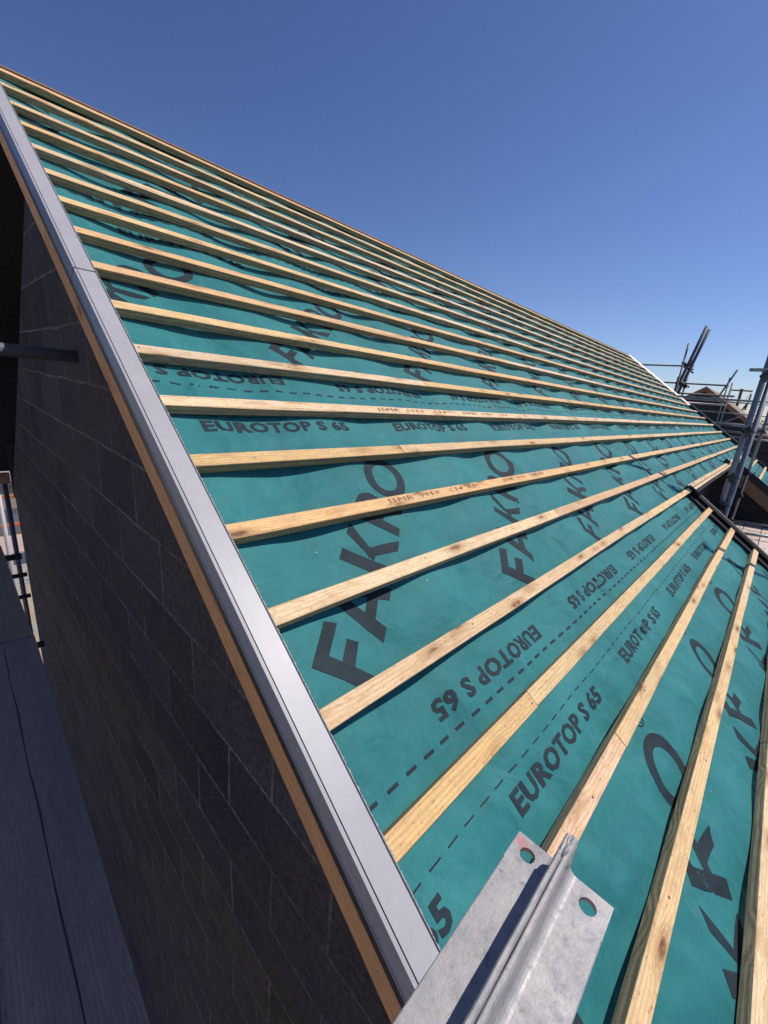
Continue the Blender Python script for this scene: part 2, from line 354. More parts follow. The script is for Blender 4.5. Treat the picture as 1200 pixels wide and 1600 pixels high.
H0 = -BT - 0.002
def folds(u, s):
    r_ = 0.0
    for k_, (a, b_, off) in enumerate(((2.6, 0.9, 0), (1.1, 2.9, 20), (4.3, 2.2, 40))):
        q_ = noise.noise(Vector((u * a + s * b_ * .6 + off, s * b_ - u * .7, 4.4 + off)))
        v_ = max(0.0, 1 - abs(q_) * 9)
        amp = max(0.0, noise.noise(Vector((u * .9 + off, s * 1.2, 8.8))) + 0.15)
        r_ += v_ * amp * (0.022, 0.018, 0.013)[k_]
    return r_
def memh(u, s):
    a = 0.5 - 0.5 * math.cos(2 * math.pi * u / 0.6)
    edge = min(1, max(0, u / 0.05))
    ph = (s / GAUGE + 0.095) % 1.0
    mid = math.sin(math.pi * ph) ** 2
    n = noise.noise(Vector((u * 2.1, s * 2.6, 3.3))); n2 = noise.noise(Vector((u * 6.0 + s * 4, s * 5.0 - u * 2, 9.1)))
    f = 1 - abs(noise.noise(Vector((u * 3.2 + s * 3.0, s * 1.3, 1.7)))) * 2
    f = max(0, f - 0.55)
    h = -a * (0.017 + 0.018 * n) + (0.25 + 0.75 * mid) * (0.009 * n + 0.006 * n2) + mid * (f * 0.012 + folds(u, s) + 0.0055 * noise.noise(Vector((u * 8.5 + s * 2.5, s * 2.2, 6.6))) + 0.003 * noise.noise(Vector((u * 5 - s * 12, s * 7, 2.6)))) - 0.003
    h = min(h, 0.002 + 0.012 * mid)
    return H0 + h * edge - 0.001

HOUSE = empty('unfinished_house', (6.7, 2.0, GROUND), 'unfinished block house whose steep roof of teal membrane and timber battens fills the picture', 'house')

ROLL = 1.372; S0 = -0.110
FU = {0: 0.057, 1: (0.808 - 1.24) * K, 2: 0.057 + 0.3, -1: 0.33 * K + 0.12, -2: 0.1}
TUP = {0: 0.144 * K, 1: 0.30 * K, -1: 0.50 * K, 2: 0.7 * K, -2: 0.2}       # upright word start
TDN = {0: 0.424 * K, 1: -0.10 * K, -1: 0.3 * K, 2: 0.2 * K, -2: 0.5}       # upside-down word left end ('65')

def inside(u, s):
    if u < 0.0 or u > 13.60: return False
    if s > RIDGE + 0.03: return False
    if s >= EAVE_MID: return u <= LEN + 0.0
    if s < EAVE_LOW: return False
    return u <= X1 - 0.02 or (u >= X2 and u <= 13.6)

def sheet(k, ur=(0, 99)):
    sa = S0 + ROLL * k; sb = sa + ROLL + 0.05
    sa_ = max(sa, EAVE_LOW); sb_ = min(sb, RIDGE + 0.02)
    bm = bmesh.new(); du = 0.02; ds = 0.0175
    ns = max(2, int((sb_ - sa_) / ds)); nu = int(13.6 / du)
    grid = {}
    def vtx(i, j):
        if (i, j) not in grid:
            u = 0.002 + i * du; s = sa_ + (sb_ - sa_) * j / ns
            lip = 0.0035 * max(0, 1 - (s - sa) / 0.25) + 0.0005 if k > -2 else 0
            grid[i, j] = bm.verts.new((u, s, memh(u, s) + lip + (-0.001 if s > sa + ROLL else 0)))
        return grid[i, j]
    for i in range(nu):
        for j in range(ns):
            u = 0.002 + (i + .5) * du; s = sa_ + (sb_ - sa_) * (j + .5) / ns
            if inside(u, s) and ur[0] <= u <= ur[1]:
                f = bm.faces.new((vtx(i, j), vtx(i + 1, j), vtx(i + 1, j + 1), vtx(i, j + 1))); f.smooth = True
    return link('membrane_sheet', mesh(bm, 'membrane_sheet'), M_mem, HOUSE, MR)

# --- printed lettering: big diagonal word out of strokes, small word from the built-in font
def strokes_word():
    """polys in a frame where cap height = 1, baseline t=0; returns list of quads"""
    w_ = 0.25; q = []
    def bar(x0, y0, x1, y1, x2, y2, x3, y3): q.append([(x0, y0), (x1, y1), (x2, y2), (x3, y3)])
    x = 0
    # F
    bar(0, 0, w_, 0, w_, 1, 0, 1); bar(w_, .80, .78, .80, .72, 1, w_, 1); bar(w_, .40, .66, .40, .62, .595, w_, .595)
    x = 0.80
    # A
    bar(x, 0, x + .25, 0, x + .60, 1, x + .36, 1); bar(x + .49, 1, x + .60, 1, x + 1.03, 0, x + .78, 0); bar(x + .30, .20, x + .76, .20, x + .70, .38, x + .34, .38)
    x = 1.98
    # K
    bar(x, 0, x + w_, 0, x + w_, 1, x, 1); bar(x + w_, .40, x + w_ + .12, .40, x + .86, 1, x + .60, 1); bar(x + w_ + .03, .50, x + .66, 0, x + .93, 0, x + .40, .62)
    x = 3.04
    # R
    bar(x, 0, x + w_, 0, x + w_, 1, x, 1); bar(x + w_, .82, x + .50, .82, x + .50, 1, x + w_, 1); bar(x + w_, .37, x + .50, .37, x + .50, .54, x + w_, .54)
    cx, cy = x + .50, .685
    for i in range(8):
        a0 = -math.pi / 2 + math.pi * i / 8; a1 = -math.pi / 2 + math.pi * (i + 1) / 8
        bar(cx + .135 * math.cos(a0), cy + .14 * math.sin(a0), cx + .32 * math.cos(a0), cy + .315 * math.sin(a0), cx + .32 * math.cos(a1), cy + .315 * math.sin(a1), cx + .135 * math.cos(a1), cy + .14 * math.sin(a1))
    bar(x + .36, .38, x + .66, 0, x + .93, 0, x + .60, .41)
    x = 4.03; cx = x + .62; cy = .5
    n = 28
    for i in range(n):
        a0 = 2 * math.pi * i / n; a1 = 2 * math.pi * (i + 1) / n
        bar(cx + .41 * math.cos(a0), cy + .33 * math.sin(a0), cx + .64 * math.cos(a0), cy + .53 * math.sin(a0), cx + .64 * math.cos(a1), cy + .53 * math.sin(a1), cx + .41 * math.cos(a1), cy + .33 * math.sin(a1))
    # registered mark: ring + R
    cx = 5.42; cy = .90
    for i in range(16):
        a0 = 2 * math.pi * i / 16; a1 = 2 * math.pi * (i + 1) / 16
        bar(cx + .095 * math.cos(a0), cy + .095 * math.sin(a0), cx + .12 * math.cos(a0), cy + .12 * math.sin(a0), cx + .12 * math.cos(a1), cy + .12 * math.sin(a1), cx + .095 * math.cos(a1), cy + .095 * math.sin(a1))
    bar(cx - .04, cy - .055, cx - .02, cy - .055, cx - .02, cy + .055, cx - .04, cy + .055); bar(cx - .02, cy - .005, cx + .03, cy - .005, cx + .03, cy + .01, cx - .02, cy + .01)
    bar(cx - .02, cy + .04, cx + .03, cy + .04, cx + .03, cy + .055, cx - .02, cy + .055); bar(cx + .02, cy + .01, cx + .036, cy + .01, cx + .036, cy + .04, cx + .02, cy + .04); bar(cx, cy - .005, cx + .03, cy - .055, cx + .05, cy - .055, cx + .02, cy - .005)
    return q
def cut_polys(polys, step):
    bm = bmesh.new()
    for p in polys: bm.faces.new([bm.verts.new((a, b, 0)) for a, b in p])
    return cut_bm(bm, step)
def cut_bm(bm, step):
    xs = [v.co.x for v in bm.verts]; ys = [v.co.y for v in bm.verts]
    for ax, lo, hi in ((0, min(xs), max(xs)), (1, min(ys), max(ys))):
        c = math.floor(lo / step) * step + step
        while c < hi:
            co = Vector((0, 0, 0)); co[ax] = c; no = Vector((0, 0, 0)); no[ax] = 1
            bmesh.ops.bisect_plane(bm, geom=bm.verts[:] + bm.edges[:] + bm.faces[:], plane_co=co, plane_no=no)
            c += step
    vs_ = [v.co.to_2d() for v in bm.verts]; bm.verts.index_update()
    fs = [[v.index for v in f.verts] for f in bm.faces]; bm.free()
    return vs_, fs
CAPH = 0.188; FWL = 1.317 * K
q = strokes_word(); SX = FWL / 5.27
q = [[(a * SX, (b - 1) * CAPH) for a, b in poly] for poly in q]        # origin = top-left corner of the F
W_BIG = cut_polys(q, 0.02)
def font_shape(text, length, height, bold=0.012, step=0.03, res=2):
    cu = D.curves.new('t', 'FONT'); cu.body = text; cu.size = 1; cu.offset = bold; cu.resolution_u = res; cu.space_character = 1.08
    o = D.objects.new('t', cu); COL.objects.link(o)
    dg = bpy.context.evaluated_depsgraph_get(); dg.update()
    me = D.meshes.new_from_object(o.evaluated_get(dg)); D.objects.remove(o); D.curves.remove(cu)
    xs = [v.co.x for v in me.vertices]; ys = [v.co.y for v in me.vertices]
    x0, x1, y0, y1 = min(xs), max(xs), min(ys), max(ys)
    for v in me.vertices:
        v.co = Vector(((v.co.x - x0) / (x1 - x0) * length, (v.co.y - y0) / (y1 - y0) * height, 0))
    bm = bmesh.new(); bm.from_mesh(me); D.meshes.remove(me)
    if step: return cut_bm(bm, step)
    vs_ = [v.co.to_2d() for v in bm.verts]; bm.verts.index_update(); fs = [[v.index for v in f.verts] for f in bm.faces]; bm.free(); return vs_, fs
W_SMALL = font_shape('EUROTOP S 65', 0.632, 0.057, bold=0.040, step=0.02)
DASH = cut_polys([[(0, 0), (0.035, 0), (0.035, 0.0085), (0, 0.0085)]], 0.03)
DASHT = cut_polys([[(0, -0.0050), (0.038, -0.0050), (0.038, -0.0012), (0, -0.0012)]], 0.03)

def printing(k, sh, ur=(0, 99)):
    sa = S0 + ROLL * k
    V, F = [], []
    def put(shape, fn, umax=13.38):
        vs_, fs = shape; pts = [fn(a, b) for a, b in vs_]; base = len(V); V.extend(pts)
        for f in fs:
            c = [pts[i] for i in f]
            uc = sum(p[0] for p in c) / len(c); sc = sum(p[1] for p in c) / len(c)
            if min(p[0] for p in c) < 0.003 or not inside(uc, sc - 0.004) or not inside(uc + 0.01, sc): continue
            if not ur[0] <= uc <= ur[1]: continue
            if k > -2 and sc < sa + 0.001: continue
            if sc > sa + ROLL: continue
            F.append([base + i for i in f])
    c45 = math.sqrt(.5)
    for i in range(-1, 15):
        u0 = FU[k] + i * 1.24 * K; s0 = sa + (0.472 + 0.146) * K - (0.02 if k < 0 else 0)
        wob = random.uniform(-.01, .01)
        put(W_BIG, lambda a, b: (u0 + wob + (a - b) * c45, s0 + (a + b) * c45))
        ud = TDN[k] + i * 1.237 * K
        put(W_SMALL, lambda a, b: (ud + 0.632 - a, sa + 0.325 * K - b + (0.011 if k > 0 else 0.0)))
        uu = TUP[k] + i * 1.237 * K
        put(W_SMALL, lambda a, b: (uu + a, sa + 1.703 * K + b + (0.007 if k >= 0 else -0.002)))
    for i in range(int(13.5 / 0.068)):
        put(DASH, lambda a, b: (0.010 + 0.068 * i + a, sa + 0.200 * K + b))
        put(DASHT, lambda a, b: (0.012 + 0.068 * i + a, sa + ROLL + b))
    vv = []
    for (u, s) in V:
        lip = 0.0035 * max(0, 1 - (s - sa) / 0.25) + 0.0005
        vv.append((u, s, memh(u, s) + lip + 0.0012))
    me = D.meshes.new('printed_lettering'); me.from_pydata(vv, [], F); me.update()
    bm = bmesh.new(); bm.from_mesh(me)
    bmesh.ops.delete(bm, geom=[v for v in bm.verts if not v.link_faces], context='VERTS')
    for f in bm.faces:
        if f.normal.z < 0: f.normal_flip()
        f.smooth = True
    bm.to_mesh(me); bm.free(); me.materials.append(M_ink)
    o = D.objects.new('printed_lettering', me); COL.objects.link(o); o.parent = sh
for k in (-2, -1, 0, 1, 2, 3):
    if k == 3:
        FU[3] = 0.2; TUP[3] = 0.3; TDN[3] = 0.25
    for ur in (((0, 7), (7, 99)) if k < 0 else ((0, 99),)):
        sh = sheet(k, ur); printing(k, sh, ur)

# --- battens
def batten(u0, u1, s_top, h_top=0.0, wd=BWD, th=BT, mat=M_pine, name='roof_batten', knock=True):
    bm = bmesh.new(); n = max(2, int((u1 - u0) / 0.12)); b = 0.0018
    sd = random.random() * 100
    prof = [(-wd + b, 0), (-b, 0), (0, -b), (0, -th + b), (-b, -th), (-wd + b, -th), (-wd, -th + b), (-wd, -b)]
    rings = []
    for i in range(n + 1):
        u = (u1 - u0) * i / n
        ws = noise.noise(Vector((u * 0.7, sd, 0))) * 0.004; wh = noise.noise(Vector((u * 0.8, sd, 5))) * 0.0016
        ww = noise.noise(Vector((u * 2.5, sd, 9))) * 0.0013
        wane = max(0, noise.noise(Vector((u * 0.9, sd, 17))) - 0.28) * 0.03
        r = []
        for j, (a, c) in enumerate(prof):
            aa = a + ws + (ww if a < -wd / 2 else 0)
            if j == 0: aa += wane
            if j == 7: c -= wane * 0.6
            r.append(bm.verts.new((u, aa, c + wh)))
        rings.append(r)
    for i in range(n):
        for j in range(8):
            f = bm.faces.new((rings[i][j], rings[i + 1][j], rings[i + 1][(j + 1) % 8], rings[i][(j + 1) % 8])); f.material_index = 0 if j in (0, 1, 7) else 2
    bm.faces.new(rings[0]); bm.faces.new(rings[-1][::-1])
    bmesh.ops.recalc_face_normals(bm, faces=bm.faces)
    if knock:       # nail heads over the rafters
        r0 = math.ceil(u0 / 0.6) * 0.6
        while r0 < u1:
            uu = r0 - u0 + random.uniform(-.015, .015)
            ws = noise.noise(Vector((uu * 0.7, sd, 0))) * 0.004; wh = noise.noise(Vector((uu * 0.8, sd, 5))) * 0.0016
            for dd in (random.uniform(-.034, -.014),):
                if 0.01 < uu < (u1 - u0) - 0.01:
                    c = Vector((uu, dd + ws, wh + 0.0006)); ring = [bm.verts.new(c + Vector((math.cos(a) * .0036, math.sin(a) * .0036, 0))) for a in [math.pi * 2 * k_ / 8 for k_ in range(8)]]
                    f = bm.faces.new(ring); f.material_index = 1
            r0 += 0.6
    if u0 < 2.5 and knock:
        for k_ in range(int(min(3.5, u1 - u0) * 26)):
            uu = random.uniform(0.01, min(3.5, u1 - u0) - .03); ed = random.choice((0, -wd)); sg = 1 if ed == 0 else -1
            ws = noise.noise(Vector((uu * 0.7, sd, 0))) * 0.004
            p0 = Vector((uu, ed + ws - sg * .0012, random.uniform(-th * .7, -.001))); ln = random.uniform(.003, .013)
            p1 = p0 + Vector((random.choice((-1, 1)) * ln, sg * random.uniform(.001, .006), random.uniform(-.001, .004)))
            q_ = Vector((0, 0, .0005)); bm.faces.new([bm.verts.new(p0 - q_), bm.verts.new(p0 + q_), bm.verts.new(p1)])
    me = mesh(bm, name)
    jig = Matrix.Translation((u0, s_top + random.uniform(-.0015, .0015), h_top))
    return link(name, me, [mat, M_tubedark, M_sawn_shaded], HOUSE, MR @ jig)
JOINTS = {0: [0.62, 4.1], -1: [0.86], 1: [2.9], 2: [1.7, 6.9], 3: [5.2], 4: [0.9, 5.7, 10.3], 5: [2.5, 7.1]}
for n in range(-6, 17):
    s = n * GAUGE
    spans = [(0.0, LEN)] if n >= 2 else ([(0.0, X1 + 0.03), (X2 + 0.02, 13.55)])
    for (a, b_) in spans:
        js = [j for j in JOINTS.get(n, []) if a < j < b_]
        if n not in JOINTS or (b_ - a) > 8 and len(js) < 2:
            x = a + random.uniform(1.2, 4.2); js = js or []
            while x < b_ - 0.6:
                if all(abs(x - j) > 1.2 for j in js): js.append(x)
                x += random.uniform(3.2, 4.6)
        if a > 5: js = []
        pts = [a] + sorted(js) + [b_]
        for i in range(len(pts) - 1):
            batten(pts[i] + (0.0015 if i else 0), pts[i + 1] - 0.0015, s)
# ridge board
box('ridge_board', (0, RIDGE - 0.012, -0.16), (LEN, RIDGE + 0.014, 0.004), M_brownw, HOUSE, 0.002, MR)
# eaves fillet between the two low parts
batten(X1 + 0.10, X2 - 0.06, 0.285, 0.004, 0.045, 0.03, name='eaves_batten', knock=False)
batten(X1 + 0.10, X2 - 0.06, 0.236, -0.014, 0.03, 0.03, name='eaves_batten', knock=False)
box('eaves_board', (X1 + 0.1, 0.17, -0.25), (X2 - 0.06, 0.205, -0.045), M_blkm, HOUSE, 0.002, MR)

# grade stamps on two battens
def stamp(text, u, s, length, up=True):
    vs_, fs = font_shape(text, length, 0.026, bold=0.0, step=None, res=1)
    pts = [(u + a, s - 0.037 + b, 0.0022) for a, b in vs_]
    me = D.meshes.new('grade_stamp'); me.from_pydata(pts, [], fs); me.update(); me.materials.append(M_stamp)
    o = D.objects.new('grade_stamp', me); COL.objects.link(o); o.matrix_world = MR; o.parent = HOUSE; o.matrix_parent_inverse = Matrix.Translation(HOUSE.location).inverted()
stamp('JSMR  0050   C14  KD', 0.74 * K + 0.05, 3 * GAUGE, 0.62); stamp('JSMR  0050   C14  KD', 1.95 * K, 3 * GAUGE, 0.5)
stamp('JSMR  0050   C14', 1.25 * K, 5 * GAUGE, 0.55); stamp('JSMR  0050   C14', 2.2 * K, 5 * GAUGE, 0.55)

# rafters under the membrane, back slope
for i in range(23):
    u = 0.02 + i * 0.6
    if u > LEN - .05: break
    lo = EAVE_MID + 0.02 if X1 < u < X2 else EAVE_LOW + 0.02
    box('rafter', (u, lo, -0.235), (u + 0.045, RIDGE - 0.016, -0.075), M_fascia, HOUSE, 0, MR)
RZ = P(0, RIDGE, 0)
MB = Matrix(((1, 0, 0, 0), (0, CT, ST, 2 * 0), (0, -ST, CT, 0), (0, 0, 0, 1)))
MBk = Matrix.Translation((0, RZ.y, RZ.z)) @ MB           # back slope: y runs down the far side
box('back_membrane', (0, 0.02, -0.05), (LEN, 4.2, -0.04), M_mem, HOUSE, 0, MBk)
box('roof_shade_fill', (0.0, 0.12, -0.09), (LEN, 4.15, -0.055), M_shadefill, HOUSE, 0, MBk)  # black slab added so the underside of the back slope stays dark
box('loft_shade_fill', (0.21, 2.2, -.6), (0.24, 5.6, 1.2), M_shadefill, HOUSE)  # black panel added in place of the unlit loft interior
for n in range(12):
    box('roof_batten', (0, 0.06 + n * 0.345, -0.038), (LEN, 0.11 + n * 0.345, -0.006), M_pine, HOUSE, 0.001, MBk)

# --- verge trim on the near gable, in three lengths
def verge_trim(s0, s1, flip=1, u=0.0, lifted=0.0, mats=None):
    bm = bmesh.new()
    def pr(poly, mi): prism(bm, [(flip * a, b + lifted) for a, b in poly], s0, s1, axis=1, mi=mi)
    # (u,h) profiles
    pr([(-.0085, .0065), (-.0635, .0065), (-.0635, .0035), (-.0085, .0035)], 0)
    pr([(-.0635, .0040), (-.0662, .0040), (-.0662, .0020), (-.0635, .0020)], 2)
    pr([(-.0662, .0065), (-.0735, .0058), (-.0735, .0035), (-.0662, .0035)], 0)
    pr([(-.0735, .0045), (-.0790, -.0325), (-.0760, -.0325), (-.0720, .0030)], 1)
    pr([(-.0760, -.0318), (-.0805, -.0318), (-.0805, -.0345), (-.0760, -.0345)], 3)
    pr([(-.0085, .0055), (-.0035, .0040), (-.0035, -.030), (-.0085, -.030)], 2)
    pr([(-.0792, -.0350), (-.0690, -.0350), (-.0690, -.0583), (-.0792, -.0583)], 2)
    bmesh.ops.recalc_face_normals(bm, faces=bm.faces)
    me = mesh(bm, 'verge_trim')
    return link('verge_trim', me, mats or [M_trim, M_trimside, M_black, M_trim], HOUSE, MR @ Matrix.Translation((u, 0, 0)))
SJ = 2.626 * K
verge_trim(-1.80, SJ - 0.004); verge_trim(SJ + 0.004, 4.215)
# black jointing strap and fixing clips at the trim joint
bm = bmesh.new(); bbox_(bm, (-.0745, SJ - 0.0035, .0005), (-.009, SJ + 0.0035, .0045)); link('trim_joint', mesh(bm, 'j'), M_black, HOUSE, MR)
# frayed fibre strip along the batten ends
M_fray = plain('grey_fleece_edge', (0.26, 0.27, 0.28), 0.9, var=0.8, nscale=160, bs=0.6, bd=0.003)
bm = bmesh.new(); sn = -1.75; pv = None
while sn < 4.15:
    wdt = 0.0022 + 0.0026 * random.random(); a = bm.verts.new((-.0034, sn, 0.0035)); b_ = bm.verts.new((-.0034 + wdt, sn, 0.001 + random.uniform(0, .0022))); c_ = bm.verts.new((-.0034 + wdt, sn, -.03))
    if pv:
        bm.faces.new((pv[0], pv[1], b_, a)); bm.faces.new((pv[1], pv[2], c_, b_))
    pv = (a, b_, c_); sn += 0.004
link('fleece_edge', mesh(bm, 'fleece_edge'), M_fray, HOUSE, MR)
# timber below the trim
def beam_s(name, u0, u1, s0, s1, h0, h1, mat, bev=.0015):
    """board running up the slope; local X along its length for the grain"""
    Lg = s1 - s0
    bm = bmesh.new(); bbox_(bm, (0, 0, 0), (Lg, u1 - u0, h1 - h0), bev)
    Q = Matrix(((0, -1, 0, u1), (1, 0, 0, s0), (0, 0, 1, h0), (0, 0, 0, 1)))
    return link(name, mesh(bm, name), mat, HOUSE, MR @ Q)
beam_s('verge_timber', -.0790, -.0545, -1.80, 2.4, -.123, -.0585, M_fascia)
beam_s('verge_timber', -.0790, -.0545, 2.403, 4.19, -.123, -.0585, M_fascia)
beam_s('undercloak', -.0685, -.0025, -1.80, 4.18, -.056, -.0475, M_black)

# --- gable wall (block), rake left open at the rear
bm = bmesh.new()
def hz(y): return (y * ST / CT) - 0.075 / CT         # underside of the roof build-up
poly = [(-1.35, GROUND), (5.62, GROUND), (5.60, -0.60), (5.45, -0.45), (2.42, 1.62), (2.36, hz(2.36)), (-1.35, hz(-1.35))]
prism(bm, poly, -0.053, 0.20, axis=0)
bmesh.ops.recalc_face_normals(bm, faces=bm.faces)
link('gable_wall', mesh(bm, 'gable_wall'), M_block, HOUSE)
# far gable, front walls, recess walls
bm = bmesh.new(); prism(bm, [(0.5, GROUND), (6.5, GROUND), (6.5, 0.2), (3.44, 2.2), (0.5, hz(0.5))], 13.15, 13.38, axis=0)
bmesh.ops.recalc_face_normals(bm, faces=bm.faces); link('gable_wall', mesh(bm, 'gable_wall'), M_block2, HOUSE)
box('front_wall', (0.21, -1.35, GROUND), (X1 - 0.18, -1.10, -1.06), M_block2, HOUSE)
box('side_wall', (X1 - 0.175, -1.35, GROUND), (X1 + 0.06, 0.44, -1.06), M_block2, HOUSE)
bm = bmesh.new(); prism(bm, [(-1.35, -1.055), (0.44, -1.055), (0.44, hz(.44) - .05), (-1.35, hz(-1.35) - .05)], X1 - .175, X1 + .06, axis=0)
bmesh.ops.recalc_face_normals(bm, faces=bm.faces); link('side_wall', mesh(bm, 'side_wall'), M_block2, HOUSE)
box('recess_wall', (X1 + 0.065, 0.45, GROUND), (X2 - 0.005, 0.68, hz(.45) + .03), M_block2, HOUSE)
bm = bmesh.new(); prism(bm, [(-1.35, GROUND), (0.44, GROUND), (0.44, hz(.44) - .03), (-1.35, hz(-1.35) - .03)], X2 + 0.02, X2 + 0.22, axis=0)
bmesh.ops.recalc_face_normals(bm, faces=bm.faces); link('side_wall', mesh(bm, 'side_wall'), M_block2, HOUSE)

# --- black verge on the inner edge of the near low roof, with its arris highlight as a pale strip
def rake_black(u, s0, s1, side=1, wide=0.115):
    bm = bmesh.new()
    prism(bm, [(u, .006), (u + .030, .026), (u + .085, .024), (u + .105, .004), (u + .105, -.085), (u + .06, -.085), (u + .06, -.02), (u, -.03)], s0, s1, axis=1, mi=0)
    prism(bm, [(u + .030, .0262), (u + .034, .0285), (u + .037, .0262)], s0, s1, axis=1, mi=1)  # pale strip painted in as the highlight along the arris
    prism(bm, [(u - wide, -.0275), (u - .002, -.0275), (u - .002, -.0245), (u - wide, -.0245)], s0, s1, axis=1, mi=0)
    bmesh.ops.recalc_face_normals(bm, faces=bm.faces)
    return link('black_verge', mesh(bm, 'black_verge'), [M_blkm, M_trim], HOUSE, MR)
rake_black(X1 + 0.02, EAVE_LOW, 0.275)
# far verge: white upper length, black lower length
bm = bmesh.new(); prism(bm, [(LEN, -.01), (LEN + .05, .02), (LEN + .05, -.05), (LEN, -.05)], 2.05, RIDGE + .02, axis=1)
bmesh.ops.recalc_face_normals(bm, faces=bm.faces); link('verge_trim', mesh(bm, 'v'), M_trim, HOUSE, MR)
bm = bmesh.new(); prism(bm, [(LEN, .035), (LEN + .16, .035), (LEN + .16, -.05), (LEN, -.05)], 0.2, 2.046, axis=1)
bmesh.ops.recalc_face_normals(bm, faces=bm.faces); link('black_verge', mesh(bm, 'v'), M_black, HOUSE, MR)
bm = bmesh.new(); prism(bm, [(13.60, .012), (13.66, .012), (13.66, -.07), (13.60, -.07)], EAVE_LOW, 0.195, axis=1)
bmesh.ops.recalc_face_normals(bm, faces=bm.faces); link('black_verge', mesh(bm, 'v'), M_black, HOUSE, MR)
# verge of the second low roof facing the camera: black edge over a deep brown barge board
bm = bmesh.new(); prism(bm, [(X2 - .055, .02), (X2 + .02, .02), (X2 + .02, -.10), (X2 - .055, -.10)], EAVE_LOW, 0.26, axis=1)
bmesh.ops.recalc_face_normals(bm, faces=bm.faces); link('black_verge', mesh(bm, 'v'), M_black, HOUSE, MR)
beam_s('barge_board', X2 - .05, X2 - .02, EAVE_LOW, 0.12, -.30, -.102, M_brownw)
# black cap on the end of the eaves fillet
bm = bmesh.new(); bmesh.ops.create_uvsphere(bm, u_segments=12, v_segments=8, radius=0.045)
for v in bm.verts: v.co.z *= 1.2
link('eaves_cap', mesh(bm, 'cap', True), M_black, HOUSE, Matrix.Translation(P(8.6, 0.29, 0.02)))

# ------------------------------------------------------------------ foreground steel bracket (two back-to-back angles)
BR = empty('steel_bracket', (-0.5, -0.303, 0.35), 'galvanised steel bracket of two back-to-back angles with bolt holes, in the foreground over the verge', 'bracket')
def angle_bar(sgn):
    yc = -0.303 + sgn * 0.0004; t = 0.0055; W = 0.0495; Hh = 0.050; xe = -0.0815; x0 = -1.3; xh = xe - 0.038
    bm = bmesh.new()
    fil = [(t + 0.008 * (1 - math.sin(a)), t + 0.008 * (1 - math.cos(a))) for a in [math.pi / 2 * i / 5 for i in range(6)]]
    # full profile: heel at (0,0); flange along +a, rib along +b
    core = [(0, 0)] + [(t + 0.0085, 0)] + fil[::-1][0:0]
    arc = [(t + 0.008 - 0.008 * math.sin(a), t + 0.008 - 0.008 * math.cos(a)) for a in [math.pi / 2 * i / 5 for i in range(6)]]
    full = [(0, 0), (W - .001, 0), (W, .001), (W, t - .001), (W - .001, t)] + arc + [(t, Hh - .002), (t - .0015, Hh), (.0012, Hh), (0, Hh - .0015)]
    n = 26
    def sweep(prof, xa, xb, n, taper=False):
        rings = []
        for i in range(n + 1):
            x = xa + (xb - xa) * i / n
            r = []
            for a, b in prof:
                k = noise.noise(Vector((x * 30, a * 60 + sgn * 7, b * 60))) * 0.0004 if b > t + .012 else 0
                rag = 0
                if taper and i == n: rag = noise.noise(Vector((a * 200, b * 200, sgn))) * 0.002
                r.append(bm.verts.new((x + rag, yc + sgn * (a + k), 0.35 + b + k)))
            rings.append(r)
        for i in range(n):
            for j in range(len(prof)):
                f = bm.faces.new((rings[i][j], rings[i + 1][j], rings[i + 1][(j + 1) % len(prof)], rings[i][(j + 1) % len(prof)])); f.smooth = False
        bm.faces.new(rings[0]); bm.faces.new(rings[-1][::-1])
    sweep(full, x0, xh, 60)
    rib = [(0, 0), (t + 0.008, 0), (t + 0.008, t)] + arc[1:] + [(t, Hh - .002), (t - .0015, Hh), (.0012, Hh), (0, Hh - .0015)]
    sweep(rib, xh, xe, 8, True)
    # flange end with a bolt hole
    a0, a1 = t + 0.008, W
    hc = (xe - 0.0185, 0.0315 if sgn > 0 else 0.0305); hr = 0.0082; nn = 24
    outer = []
    for i in range(nn):
        a = 2 * math.pi * i / nn + 0.0001; dx, dy = math.cos(a), math.sin(a)
        ts = []
        if dx > 0: ts.append((xe - hc[0]) / dx)
        if dx < 0: ts.append((xh - hc[0]) / dx)
        if dy > 0: ts.append((a1 - hc[1]) / dy)
        if dy < 0: ts.append((a0 - hc[1]) / dy)
        k = min(ts); outer.append((hc[0] + dx * k, hc[1] + dy * k))
    cor = [(xe, a1), (xh, a1), (xh, a0), (xe, a0)]
    def V(x, a, z): return bm.verts.new((x, yc + sgn * a, 0.35 + z))
    for z, fl in ((t, 0), (0, 1)):
        I = [V(hc[0] + hr * math.cos(2 * math.pi * i / nn), hc[1] + hr * math.sin(2 * math.pi * i / nn), z) for i in range(nn)]
        O = [V(x, a, z) for x, a in outer]
        for i in range(nn):
            j = (i + 1) % nn; bm.faces.new((I[i], I[j], O[j], O[i]))
            (x1, b1), (x2, b2) = outer[i], outer[j]
            for cx, cy in cor:
                on1 = abs(x1 - cx) < 1e-6 or abs(b1 - cy) < 1e-6; on2 = abs(x2 - cx) < 1e-6 or abs(b2 - cy) < 1e-6
                diff = not (abs(x1 - x2) < 1e-6 or abs(b1 - b2) < 1e-6)
                if on1 and on2 and diff: bm.faces.new((O[i], O[j], V(cx, cy, z)))
        if z == t: top = (I, O)
        else:
            for i in range(nn):
                j = (i + 1) % nn; bm.faces.new((top[0][i], top[0][j], I[j], I[i]))
    for (xa, aa), (xb, ab) in (((xe, a0), (xe, a1)), ((xe, a1), (xh, a1))):
        bm.faces.new((V(xa, aa, 0), V(xb, ab, 0), V(xb, ab, t), V(xa, aa, t)))
    bmesh.ops.remove_doubles(bm, verts=bm.verts, dist=1e-6)
    bmesh.ops.recalc_face_normals(bm, faces=bm.faces)
    return link('angle_bar', mesh(bm, 'angle_bar'), M_galv, BR)
angle_bar(1); angle_bar(-1)
